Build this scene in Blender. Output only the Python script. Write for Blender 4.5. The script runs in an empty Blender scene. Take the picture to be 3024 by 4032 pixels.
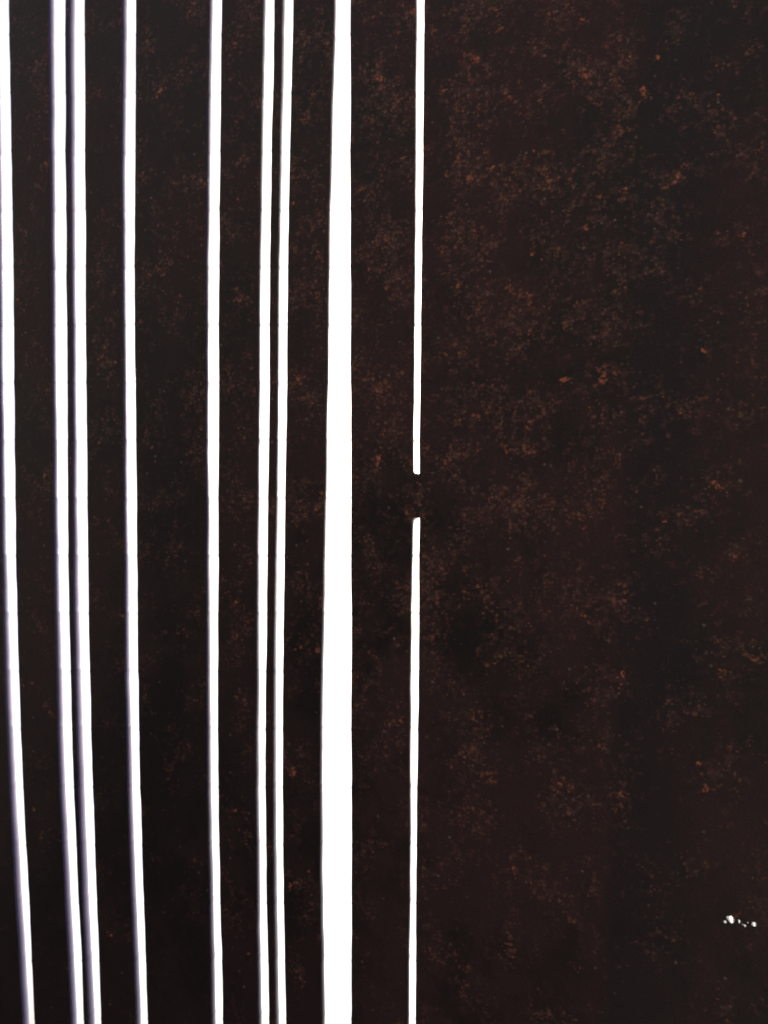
import bpy, math, random
from mathutils import Matrix, Vector, noise
from mathutils.geometry import tessellate_polygon

random.seed(7)
sc = bpy.context.scene
COL = sc.collection

# ------------------------------------------------------------------ camera
# The steel sheet leans over the viewer: its plane is tilted TILT from upright and
# its foot stands on the ground.  The camera is 1 m off the sheet, turned to the left.
TILT = math.radians(47)
YAW = math.radians(21)
DIST = 1.0
BASE = 2.2                       # sheet length from its foot up to the spot facing the camera
FPX = 28.0 / 36.0 * 4032.0       # 28 mm equivalent phone lens
R_T = Matrix.Rotation(TILT, 4, 'X')
FOOT = Vector((0, 0, 0)) - (R_T @ Vector((0, 0, -BASE)))
FOOT = Vector((0, FOOT.y, FOOT.z))
base_pt = FOOT + (R_T @ Vector((0, 0, -BASE)))
cam_d = bpy.data.cameras.new('camera')
cam = bpy.data.objects.new('camera', cam_d)
COL.objects.link(cam)
cam_d.sensor_fit = 'VERTICAL'
cam_d.sensor_height = 36.0
cam_d.sensor_width = 27.0
cam_d.lens = 28.0
cam_d.clip_start = 0.01
cam_d.clip_end = 5000
cam.matrix_world = (Matrix.Translation(FOOT + (R_T @ Vector((0, -DIST, 0)))) @ R_T
                    @ Matrix.Rotation(YAW, 4, 'Z') @ Matrix.Rotation(math.radians(90), 4, 'X'))
sc.camera = cam

# ------------------------------------------------------------------ sky, sun, exposure
SUN_EL, SUN_AZ = 56.0, 1.0      # azimuth from +Y (behind the sheet) towards +X
w = bpy.data.worlds.new('World')
sc.world = w
w.use_nodes = True
nt = w.node_tree
sky = nt.nodes.new('ShaderNodeTexSky')
sky.sky_type = 'NISHITA'
sky.sun_disc = False
sky.sun_elevation = math.radians(SUN_EL)
sky.sun_rotation = math.radians(SUN_AZ)
sky.air_density = 0.7
sky.dust_density = 9.0
sky.ozone_density = 0.3
bg = nt.nodes['Background']
bg.inputs['Strength'].default_value = 0.12
nt.links.new(sky.outputs[0], bg.inputs[0])

sl = bpy.data.lights.new('sun', 'SUN')
sl.energy = 2.0
sl.angle = math.radians(0.53)
sl.color = (1.0, 0.95, 0.88)
so = bpy.data.objects.new('sun', sl)
COL.objects.link(so)
e, a = math.radians(SUN_EL), math.radians(SUN_AZ)
to_sun = Vector((math.sin(a) * math.cos(e), math.cos(a) * math.cos(e), math.sin(e)))
so.rotation_euler = to_sun.to_track_quat('Z', 'Y').to_euler()
so.location = (0, 0, 8)

sc.view_settings.view_transform = 'Standard'
sc.view_settings.look = 'None'
sc.view_settings.gamma = 1.0
sc.view_settings.use_curve_mapping = False
sc.view_settings.exposure = 1.7
sc.cycles.filter_width = 2.1
sc.cycles.max_bounces = 5
sc.cycles.diffuse_bounces = 3
sc.cycles.use_adaptive_sampling = True
sc.cycles.adaptive_threshold = 0.015


# ------------------------------------------------------------------ materials
def new_mat(name):
    m = bpy.data.materials.new(name)
    m.use_nodes = True
    t = m.node_tree
    for n in list(t.nodes):
        t.nodes.remove(n)
    out = t.nodes.new('ShaderNodeOutputMaterial')
    bs = t.nodes.new('ShaderNodeBsdfPrincipled')
    t.links.new(bs.outputs[0], out.inputs[0])
    return m, t, bs


class G:
    """small node-graph helper"""
    def __init__(self, t):
        self.t = t

    def link(self, a, b):
        self.t.links.new(a, b)

    def val(self, sock, v):
        if hasattr(v, 'is_output'):
            self.link(v, sock)
        else:
            sock.default_value = v

    def math(self, op, a, b=0.0, c=0.0, clamp=False):
        n = self.t.nodes.new('ShaderNodeMath')
        n.operation = op
        n.use_clamp = clamp
        for s, v in zip(n.inputs, (a, b, c)):
            self.val(s, v)
        return n.outputs[0]

    def mapping(self, vec, scale=(1, 1, 1), loc=(0, 0, 0), rot=(0, 0, 0)):
        n = self.t.nodes.new('ShaderNodeMapping')
        n.inputs['Scale'].default_value = scale
        n.inputs['Location'].default_value = loc
        n.inputs['Rotation'].default_value = rot
        self.link(vec, n.inputs[0])
        return n.outputs[0]

    dims = '2D'

    def noise(self, vec, scale, detail=3.0, rough=0.55, dist=0.0):
        n = self.t.nodes.new('ShaderNodeTexNoise')
        n.noise_dimensions = self.dims
        n.inputs['Scale'].default_value = scale
        n.inputs['Detail'].default_value = detail
        n.inputs['Roughness'].default_value = rough
        n.inputs['Distortion'].default_value = dist
        self.link(vec, n.inputs['Vector'])
        return n.outputs['Fac']

    def voro(self, vec, scale, rnd=1.0):
        n = self.t.nodes.new('ShaderNodeTexVoronoi')
        n.inputs['Scale'].default_value = scale
        n.inputs['Randomness'].default_value = rnd
        self.link(vec, n.inputs['Vector'])
        return n.outputs['Distance'], n.outputs['Color']

    def ramp(self, fac, lo, hi):
        n = self.t.nodes.new('ShaderNodeMapRange')
        n.interpolation_type = 'SMOOTHSTEP'
        n.inputs['From Min'].default_value = lo
        n.inputs['From Max'].default_value = hi
        self.link(fac, n.inputs['Value'])
        return n.outputs['Result']

    def mix(self, fac, a, b):
        n = self.t.nodes.new('ShaderNodeMix')
        n.data_type = 'RGBA'
        self.val(n.inputs['Factor'], fac)
        self.val(n.inputs['A' if False else 6], a)
        self.val(n.inputs[7], b)
        return n.outputs[2]

    def sep(self, vec):
        n = self.t.nodes.new('ShaderNodeSeparateXYZ')
        self.link(vec, n.inputs[0])
        return n.outputs

    def sepc(self, c):
        n = self.t.nodes.new('ShaderNodeSeparateColor')
        self.link(c, n.inputs[0])
        return n.outputs


DARK, BROWN = (0.0100, 0.0074, 0.0061, 1), (0.0262, 0.0130, 0.0122, 1)
SCALE, FLAKE = (0.0110, 0.0092, 0.0094, 1), (0.064, 0.028, 0.024, 1)


def rust_steel():
    m, t, bs = new_mat('rusted_plate_steel')
    g = G(t)
    tc = t.nodes.new('ShaderNodeTexCoord').outputs['Object']
    x, y, z = g.sep(tc)
    cb = t.nodes.new('ShaderNodeCombineXYZ')
    g.link(x, cb.inputs[0])
    g.link(z, cb.inputs[1])
    p = cb.outputs[0]                                             # position on the sheet

    def at(ox, oy, sx=1.0, sy=1.0):
        return g.mapping(p, (sx, sy, 1), (ox, oy, 0))
    big = g.noise(at(2.2, 1.1, 1, 0.7), 4.5, 3, 0.55)
    mid = g.noise(at(3.0, 7.0, 1, 0.85), 24.0, 6, 0.75)
    f1 = g.noise(at(0.3, 0.9), 95.0, 4, 0.62)
    f2 = g.noise(at(5.3, 2.9, 1, 1.15), 190.0, 3, 0.6)
    clus = g.noise(at(11.0, 5.0), 17.0, 5, 0.70)
    tone = g.noise(at(8.0, 3.0), 45.0, 2, 0.5)
    # dark scale mottled with brown
    k = g.ramp(g.math('ADD', g.math('MULTIPLY', big, 0.55), g.math('MULTIPLY', mid, 0.45)), 0.36, 0.60)
    k = g.math('MULTIPLY', k, g.math('ADD', 0.55, g.math('MULTIPLY', g.ramp(x, -0.60, -0.30), 0.45)))
    c = g.mix(k, DARK, BROWN)
    # a smoother blue-black strip of mill scale running down the wide plate
    xb = g.math('ADD', g.math('SUBTRACT', x, g.math('MULTIPLY', z, 0.043)),
                g.math('MULTIPLY', g.math('SUBTRACT', mid, 0.5), 0.04))
    strip = g.math('MULTIPLY', g.ramp(xb, -0.178, -0.158), g.math('SUBTRACT', 1.0, g.ramp(xb, -0.125, -0.03)))
    c = g.mix(g.math('MULTIPLY', strip, 0.66), c, SCALE)
    # rust flakes in clusters, thicker towards the upper right
    dens = g.math('ADD', clus, g.math('MULTIPLY', g.math('SUBTRACT', g.ramp(z, 0.9, 2.5), 0.72), 0.15))
    dens = g.math('ADD', dens, g.math('MULTIPLY', g.math('SUBTRACT', g.ramp(x, -0.75, -0.35), 0.7), 0.07))
    dens = g.math('SUBTRACT', dens, g.math('MULTIPLY', g.ramp(x, -0.10, 0.05), 0.05))
    dens = g.math('SUBTRACT', dens, g.math('MULTIPLY', strip, 0.04))
    d1 = g.math('SUBTRACT', dens, 0.5)
    k1 = g.ramp(g.math('ADD', f1, g.math('MULTIPLY', d1, 0.65)), 0.55, 0.70)
    c = g.mix(g.math('MULTIPLY', k1, 0.36), c, FLAKE)
    wb = t.nodes.new('ShaderNodeTexNoise')
    wb.noise_dimensions = '2D'
    wb.inputs['Scale'].default_value = 330.0
    wb.inputs['Detail'].default_value = 2.0
    g.link(p, wb.inputs['Vector'])
    vm = t.nodes.new('ShaderNodeVectorMath')
    vm.operation = 'MULTIPLY_ADD'
    g.link(wb.outputs['Color'], vm.inputs[0])
    vm.inputs[1].default_value = (0.005, 0.005, 0)
    g.link(p, vm.inputs[2])
    k2 = None
    for sc_, off in ((300.0, 0.0), (165.0, 3.7)):
        v2 = t.nodes.new('ShaderNodeTexVoronoi')
        v2.voronoi_dimensions = '2D'
        v2.inputs['Scale'].default_value = sc_
        g.link(g.mapping(vm.outputs[0], (1, 1.1, 1), (off, off, 0)), v2.inputs['Vector'])
        q = g.sepc(v2.outputs['Color'])
        kk = g.ramp(g.math('ADD', q[0], g.math('MULTIPLY', d1, 1.5)), 0.84 if off == 0 else 0.95, 1.14)
        kk = g.math('MULTIPLY', kk, g.math('SUBTRACT', 1.0, g.ramp(v2.outputs['Distance'], 0.20, 0.62)))
        kk = g.math('MULTIPLY', kk, g.math('ADD', 0.35, g.math('MULTIPLY', q[1], 0.8)))
        k2 = kk if k2 is None else g.math('MAXIMUM', k2, kk)
    hot = g.mix(g.ramp(tone, 0.40, 0.62), (0.105, 0.050, 0.040, 1), (0.170, 0.063, 0.038, 1))
    c = g.mix(g.math('MULTIPLY', k2, 0.82), c, hot)
    # few vivid fresh spots
    k3 = g.math('MULTIPLY', g.ramp(g.math('ADD', tone, g.math('MULTIPLY', d1, 0.40)), 0.76, 0.83), g.ramp(f2, 0.42, 0.62))
    c = g.mix(g.math('MULTIPLY', k3, 0.9), c, (0.28, 0.088, 0.038, 1))
    # pale grit stuck to the sheet
    vo = t.nodes.new('ShaderNodeTexVoronoi')
    vo.voronoi_dimensions = '2D'
    vo.inputs['Scale'].default_value = 130.0
    g.link(p, vo.inputs['Vector'])
    r, gg, b = g.sepc(vo.outputs['Color'])[:3]
    k4 = g.math('MULTIPLY', g.ramp(r, 0.985, 0.99), g.math('SUBTRACT', 1.0, g.ramp(vo.outputs['Distance'], 0.10, 0.30)))
    c = g.mix(g.math('MULTIPLY', k4, g.math('MULTIPLY', gg, 0.6)), c, (0.16, 0.130, 0.110, 1))
    # fine grain
    gr = g.noise(at(1.7, 0.4), 520.0, 2, 0.75)
    hsv = t.nodes.new('ShaderNodeHueSaturation')
    g.link(c, hsv.inputs['Color'])
    g.link(g.math('ADD', 0.1, g.math('MULTIPLY', gr, 1.8)), hsv.inputs['Value'])
    g.link(hsv.outputs[0], bs.inputs['Base Color'])
    bs.inputs['Specular IOR Level'].default_value = 0.17
    g.link(g.math('ADD', 0.42, g.math('MULTIPLY', k, 0.25)), bs.inputs['Roughness'])
    bp = t.nodes.new('ShaderNodeBump')
    bp.inputs['Strength'].default_value = 0.5
    bp.inputs['Distance'].default_value = 0.0012
    g.link(g.math('ADD', f1, g.math('MULTIPLY', f2, 0.5)), bp.inputs['Height'])
    g.link(bp.outputs[0], bs.inputs['Normal'])
    return m


def cut_edge():
    m, t, bs = new_mat('torch_cut_steel_edge')
    g = G(t)
    g.dims = '3D'
    tc = t.nodes.new('ShaderNodeTexCoord').outputs['Object']
    n1 = g.noise(g.mapping(tc, (1, 1, 5)), 60.0, 3, 0.6)
    x, y, z = g.sep(tc)
    fringe = g.math('SUBTRACT', 1.0, g.ramp(x, -0.85, -0.35))       # violet lens colour fringe painted into the edge colour, fading rightwards
    c = g.mix(fringe, (0.040, 0.038, 0.037, 1), (0.055, 0.048, 0.105, 1))
    c = g.mix(g.math('MULTIPLY', n1, 0.5), c, (0.025, 0.023, 0.022, 1))
    g.link(c, bs.inputs['Base Color'])
    bs.inputs['Metallic'].default_value = 0.5
    bs.inputs['Roughness'].default_value = 0.5
    bs.inputs['Specular IOR Level'].default_value = 0.2
    bp = t.nodes.new('ShaderNodeBump')
    bp.inputs['Strength'].default_value = 0.25
    bp.inputs['Distance'].default_value = 0.0006
    g.link(g.noise(g.mapping(tc, (1, 0.25, 1)), 300.0, 2), bp.inputs['Height'])
    g.link(bp.outputs[0], bs.inputs['Normal'])
    return m


def paving():
    m, t, bs = new_mat('dark_gravel')
    g = G(t)
    tc = t.nodes.new('ShaderNodeTexCoord').outputs['Object']
    d, cc = g.voro(tc, 45.0)
    n1 = g.noise(tc, 0.8, 5, 0.6)
    c = g.mix(g.sepc(cc)[0], (0.12, 0.112, 0.104, 1), (0.26, 0.245, 0.225, 1))
    c = g.mix(g.math('MULTIPLY', n1, 0.6), c, (0.17, 0.155, 0.14, 1))
    g.link(c, bs.inputs['Base Color'])
    bs.inputs['Roughness'].default_value = 0.9
    bp = t.nodes.new('ShaderNodeBump')
    bp.inputs['Strength'].default_value = 0.8
    bp.inputs['Distance'].default_value = 0.01
    bp.invert = True
    g.link(d, bp.inputs['Height'])
    g.link(bp.outputs[0], bs.inputs['Normal'])
    return m


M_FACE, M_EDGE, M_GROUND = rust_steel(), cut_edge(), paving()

# ------------------------------------------------------------------ ground
me = bpy.data.meshes.new('ground')
S = 1500.0
me.from_pydata([(-S, -S, 0), (S, -S, 0), (S, S, 0), (-S, S, 0)], [], [(0, 1, 2, 3)])
me.materials.append(M_GROUND)
go = bpy.data.objects.new('ground', me)
go['kind'] = 'structure'
COL.objects.link(go)

# ------------------------------------------------------------------ the sheet
# Slit outlines measured on the sheet: for each height, left and right edge of the nine slits.
YS = [40, 500, 1000, 1500, 2000, 2500, 3000, 3500, 3992]
SL = [  # (left edge, right edge) in picture units of the survey, top to bottom
    ([-7, 7, 15, 21.5, 28, 39, 55, 82, 110], [34, 42, 50, 55, 59, 69, 85.5, 111, 134]),
    ([213, 219, 224, 228, 233, 241, 252.5, 274, 299], [256, 256.5, 260, 264, 266, 272.5, 286, 307, 329]),
    ([295, 297, 303, 308, 310, 314.5, 328, 344, 368], [332, 334, 335.5, 339, 342, 349, 360, 378, 397]),
    ([499, 497, 499, 503.6, 506, 509, 517, 532, 550], [534, 531, 528, 532, 536, 540, 548, 563.5, 580]),
    ([836.5, 830, 826, 825, 826, 827, 828, 838, 847], [872.5, 867, 861, 860.5, 859, 856, 857, 865, 877]),
    ([1044, 1035, 1030, 1027, 1023, 1019.6, 1017.5, 1020.6, 1027], [1080, 1071, 1062, 1059.5, 1054.5, 1048, 1044, 1048, 1058.5]),
    ([1120.5, 1112, 1103.5, 1101, 1095.5, 1088, 1086, 1088, 1096], [1153, 1142, 1132, 1129, 1121.5, 1115, 1111, 1115, 1124.6]),
    ([1321, 1309, 1299, 1294, 1285, 1275, 1267.5, 1270, 1276], [1379, 1378.7, 1378.5, 1380, 1381, 1382.5, 1382, 1383.5, 1383]),
    ([1639, 1637, 1635, 1631, 1627, 1618, 1616, 1614, 1608], [1670.5, 1665, 1659, 1653, 1650, 1648, 1642, 1637, 1636]),
]
GAP = (1865.0, 2040.0)           # the uncut tab across the last slit
VTOP, VBOT = 1.30, -1.30         # slits end here, out of the picture
T = 0.0125                       # plate thickness
R_BACK = 0.0215                  # melted rounding of the cut on the far side
C0, S0 = math.cos(YAW), math.sin(YAW)


def to_sheet(px, py):
    a, b = (px - 1512.0) / FPX, (2016.0 - py) / FPX
    k = DIST / (a * S0 + C0)
    return k * (a * C0 - S0), k * b


def spline(vals, y):
    if y <= YS[0]:
        s = (vals[1] - vals[0]) / (YS[1] - YS[0])
        return vals[0] + s * 0.5 * (y - YS[0])
    if y >= YS[-1]:
        s = (vals[-1] - vals[-2]) / (YS[-1] - YS[-2])
        return vals[-1] + s * 0.6 * (y - YS[-1])
    for i in range(len(YS) - 1):
        if YS[i] <= y <= YS[i + 1]:
            break
    h = YS[i + 1] - YS[i]
    u = (y - YS[i]) / h

    def sl(j):
        if j == 0:
            return (vals[1] - vals[0]) / (YS[1] - YS[0])
        if j == len(YS) - 1:
            return (vals[-1] - vals[-2]) / (YS[-1] - YS[-2])
        return (vals[j + 1] - vals[j - 1]) / (YS[j + 1] - YS[j - 1])
    return ((2 * u**3 - 3 * u**2 + 1) * vals[i] + (u**3 - 2 * u**2 + u) * h * sl(i)
            + (-2 * u**3 + 3 * u**2) * vals[i + 1] + (u**3 - u**2) * h * sl(i + 1))


# profile of a torch cut: (depth, inset) rings from the front arris to the far side
RINGS = [(0.0, 0.0, 0.0004), (0.0004, 0.0, 0.0), (0.005, 0.0, 0.0)]
for i in range(1, 9):
    ph = math.radians(50) * i / 8
    RINGS.append((0.005 + R_BACK * math.sin(ph), R_BACK * (1 - math.cos(ph)), 0.0))
DEPTH = RINGS[-1][0]


def front_edge(u_sil, k=1.0):
    """front arris of a bar whose rounded far edge is seen at u_sil from in front"""
    tan = max(0.0, -u_sil / DIST)
    off = max(d * tan - i * k for d, i, _ in RINGS)
    return u_sil - off


KNOTS = [-2600 + 228.0 * k for k in range(41)]     # the torch moved in straight steps, pausing at each


def edge_path(vals, right_wall, seed, extra=(), k=1.0):
    """points (u, v) of one slit edge from top to bottom"""
    ys = set(extra)
    for i in range(len(KNOTS) - 1):
        for j in range(6):
            ys.add(KNOTS[i] + 38.0 * j)
        ys.add(KNOTS[i] - 9.0)
        ys.add(KNOTS[i] + 9.0)
    for e_ in extra:
        ys = {y for y in ys if y == e_ or abs(y - e_) > 8}
    out = []
    for y in sorted(ys):
        i = int((y - KNOTS[0]) // 228.0)
        i = max(0, min(len(KNOTS) - 2, i))
        ya, yb = KNOTS[i], KNOTS[i + 1]
        f = (y - ya) / (yb - ya)
        px = spline(vals, ya) * (1 - f) + spline(vals, yb) * f
        px += 1.5 * noise.noise(Vector((seed * 7.3, y / 70.0, 1.0)))
        px += 2.2 * noise.noise(Vector((seed * 3.1, y / 260.0, 5.0)))
        if abs(y - ya) < 1e-6:
            px += (1.3 if right_wall else -0.9)                     # bead left where the torch paused
        u, v = to_sheet(px, y)
        if right_wall:
            u = front_edge(u + 0.0016, k)
        if VBOT + 0.003 < v < VTOP - 0.003:
            out.append((u, v, y))
    # run out to the ends of the slits
    out.insert(0, (out[0][0], VTOP, -9999))
    out.append((out[-1][0], VBOT, 9999))
    return out


FACE_TRIS = {}


def plate_mesh(name, outer, holes=()):
    """closed plate from outlines; every outline point is (u, v, inset_scale)"""
    verts, faces, mats, smooth = [], [], [], []
    ring_ids = []
    for li, loop in enumerate([outer] + list(holes)):
        n = len(loop)
        nor = []
        for i in range(n):
            p0, p1, p2 = (Vector(loop[i - 1][:2]), Vector(loop[i][:2]), Vector(loop[(i + 1) % n][:2]))
            e1, e2 = (p1 - p0).normalized(), (p2 - p1).normalized()
            n1, n2 = Vector((e1.y, -e1.x)), Vector((e2.y, -e2.x))   # outer CCW: points out of the metal
            m_ = n1 + n2
            m_ = m_.normalized() if m_.length > 1e-6 else n1
            nor.append(m_ / max(0.5, m_.dot(n1)))
        ids = []
        for d, ins, bev in RINGS:
            row = []
            for i in range(n):
                k = loop[i][2]
                off = ins * k + (bev if k > 0 else 0.0)
                row.append(len(verts))
                q = Vector(loop[i][:2]) - nor[i] * off
                verts.append((q.x, d, q.y + BASE))
            ids.append(row)
        ring_ids.append(ids)
        for a_, b_ in zip(ids[:-1], ids[1:]):
            for i in range(n):
                j = (i + 1) % n
                faces.append((a_[i], a_[j], b_[j], b_[i]))
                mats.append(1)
                smooth.append(True)
    for which, flip in ((0, False), (-1, True)):
        polys = [[Vector((verts[i][0], verts[i][2], 0)) for i in ids[which]] for ids in ring_ids]
        flat = [i for ids in ring_ids for i in ids[which]]
        for tri in tessellate_polygon(polys):
            p = [verts[flat[i]] for i in tri]
            area = (p[1][0] - p[0][0]) * (p[2][2] - p[0][2]) - (p[2][0] - p[0][0]) * (p[1][2] - p[0][2])
            if abs(area) < 1e-12:
                continue
            ids3 = [flat[i] for i in tri]
            if (area < 0) != flip:
                ids3.reverse()
            faces.append(tuple(ids3))
            mats.append(0)
            smooth.append(False)
    me = bpy.data.meshes.new(name)
    me.from_pydata(verts, [], faces)
    me.materials.append(M_FACE)
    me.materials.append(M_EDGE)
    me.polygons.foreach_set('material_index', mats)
    me.polygons.foreach_set('use_smooth', smooth)
    me.update()
    return me


root = bpy.data.objects.new('slotted_steel_screen', None)
COL.objects.link(root)
root.empty_display_size = 0.3
root.location = base_pt
root.rotation_euler = (TILT, 0, 0)
root['label'] = 'dark rusted steel screen leaning overhead, cut through with tall narrow wavering slits'
root['category'] = 'steel screen'


def part(name, me, label=None):
    o = bpy.data.objects.new(name, me)
    o.parent = root
    COL.objects.link(o)
    if label:
        o['label'] = label
    return o


THIN = 0.80                      # the thinnest bars are less melted back
LEFTW = [edge_path(SL[i][0], True, i + 1, GAP if i == 8 else (), THIN if i in (2, 6) else 1.0) for i in range(9)]     # right walls of the bars
RIGHTW = [edge_path(SL[i][1], False, i + 31, GAP if i == 8 else ()) for i in range(9)]  # left walls of the bars
SMALL = 0.03
ULEFT, URIGHT = -3.0, 0.17


def col(path, scale, rev=False):
    pts = [(u, v, 0.0 if abs(y) > 9000 else scale) for u, v, y in path]
    return pts[::-1] if rev else pts


# outlines run counter-clockwise seen by the viewer (u right, v up): down the left edge, up the right edge
bar_labels = [None, 'narrow bar about as wide as the slits beside it', None, 'widest of the bars between slits', None,
              'thin bar between two close narrow slits', None, None]
left_plate = [(ULEFT, VTOP, 0.0), (ULEFT, VBOT, 0.0)] + col(LEFTW[0], 1.0, True)
part('side_plate', plate_mesh('side_plate', left_plate), 'plate left of the leftmost slit')
bar_labels = [None, 'thin bar, leftmost of the two thinnest', None, 'widest of the bars between slits',
              None, 'thin bar, rightmost of the two thinnest', None]
for i in range(7):
    loop = col(RIGHTW[i], SMALL) + col(LEFTW[i + 1], THIN if i in (1, 5) else 1.0, True)
    part('bar', plate_mesh('bar', loop), bar_labels[i])

# bar beside the broken slit: the tab crosses the slit to the wide plate
ru = {y: (u, v) for u, v, y in RIGHTW[8]}
loop = col(RIGHTW[7], SMALL)
right_side = []
for u, v, y in reversed(LEFTW[8]):
    if abs(y) > 9000:
        right_side.append((u, v, 0.0))
    elif y > GAP[1] or y < GAP[0]:
        right_side.append((u, v, 1.0))
    elif y == GAP[1]:
        vj = ru[GAP[1]][1]
        right_side += [(u, vj - 0.004, 0.3), (u + 0.0012, vj - 0.001, SMALL), (u + 0.003, vj, SMALL), (ru[GAP[1]][0], vj, 0.0)]
        right_side += [(a_, b_, 0.0) for a_, b_, y_ in reversed(RIGHTW[8]) if GAP[0] < y_ < GAP[1]]
    elif y == GAP[0]:
        vj = ru[GAP[0]][1]
        right_side += [(ru[GAP[0]][0], vj, 0.0), (u + 0.003, vj, SMALL), (u + 0.0012, vj + 0.001, SMALL), (u, vj + 0.004, 0.3)]
part('bar', plate_mesh('bar', loop + right_side), 'bar joined to the wide plate by a short uncut tab')

# wide plate with the small burnt-through pinholes
left_edge = []
for u, v, y in RIGHTW[8]:
    k = 0.0 if (abs(y) > 9000 or GAP[0] <= y <= GAP[1]) else SMALL
    left_edge.append((u, v, k))
loop = left_edge + [(URIGHT, VBOT, 0.0), (URIGHT, VTOP, 0.0)]


def pinhole(px, py, ra, rb, ang, seed, taper=0.10, n=18):
    pts = []
    for k in range(n):
        th = -2 * math.pi * k / n                      # clockwise: a hole
        rr = 1 + 0.35 * noise.noise(Vector((math.cos(th) * 1.3, math.sin(th) * 1.3, seed)))
        ex, ey = ra * rr * math.cos(th), rb * rr * math.sin(th)
        c_, s_ = math.cos(ang), math.sin(ang)
        u, v = to_sheet(px + ex * c_ + ey * s_, py + ex * s_ - ey * c_)
        pts.append((u, v, taper))
    return pts


A = math.radians
holes = [pinhole(2878, 3624, 21, 13, A(48), 1.0), pinhole(2855, 3634, 10, 7, A(45), 2.0, 0.02),
         pinhole(2911, 3628, 9, 5, A(55), 3.0, -0.02), pinhole(2928, 3646, 12, 6, A(38), 4.0, 0.05),
         pinhole(2946, 3637, 6, 4, A(20), 6.0, 0.04), pinhole(2969, 3639, 13, 7, A(10), 5.0, -0.04)]
part('wide_plate', plate_mesh('wide_plate', loop, holes), 'wide uncut plate with rust flecks and a few small ragged pinholes')

# uncut sheet above and below the slits
def slab(name, v0, v1, label):
    part(name, plate_mesh(name, [(ULEFT, v1, 0.0), (ULEFT, v0, 0.0), (URIGHT, v0, 0.0), (URIGHT, v1, 0.0)]), label)


slab('top_band', VTOP, 1.75, None)
slab('bottom_band', -BASE, VBOT, None)
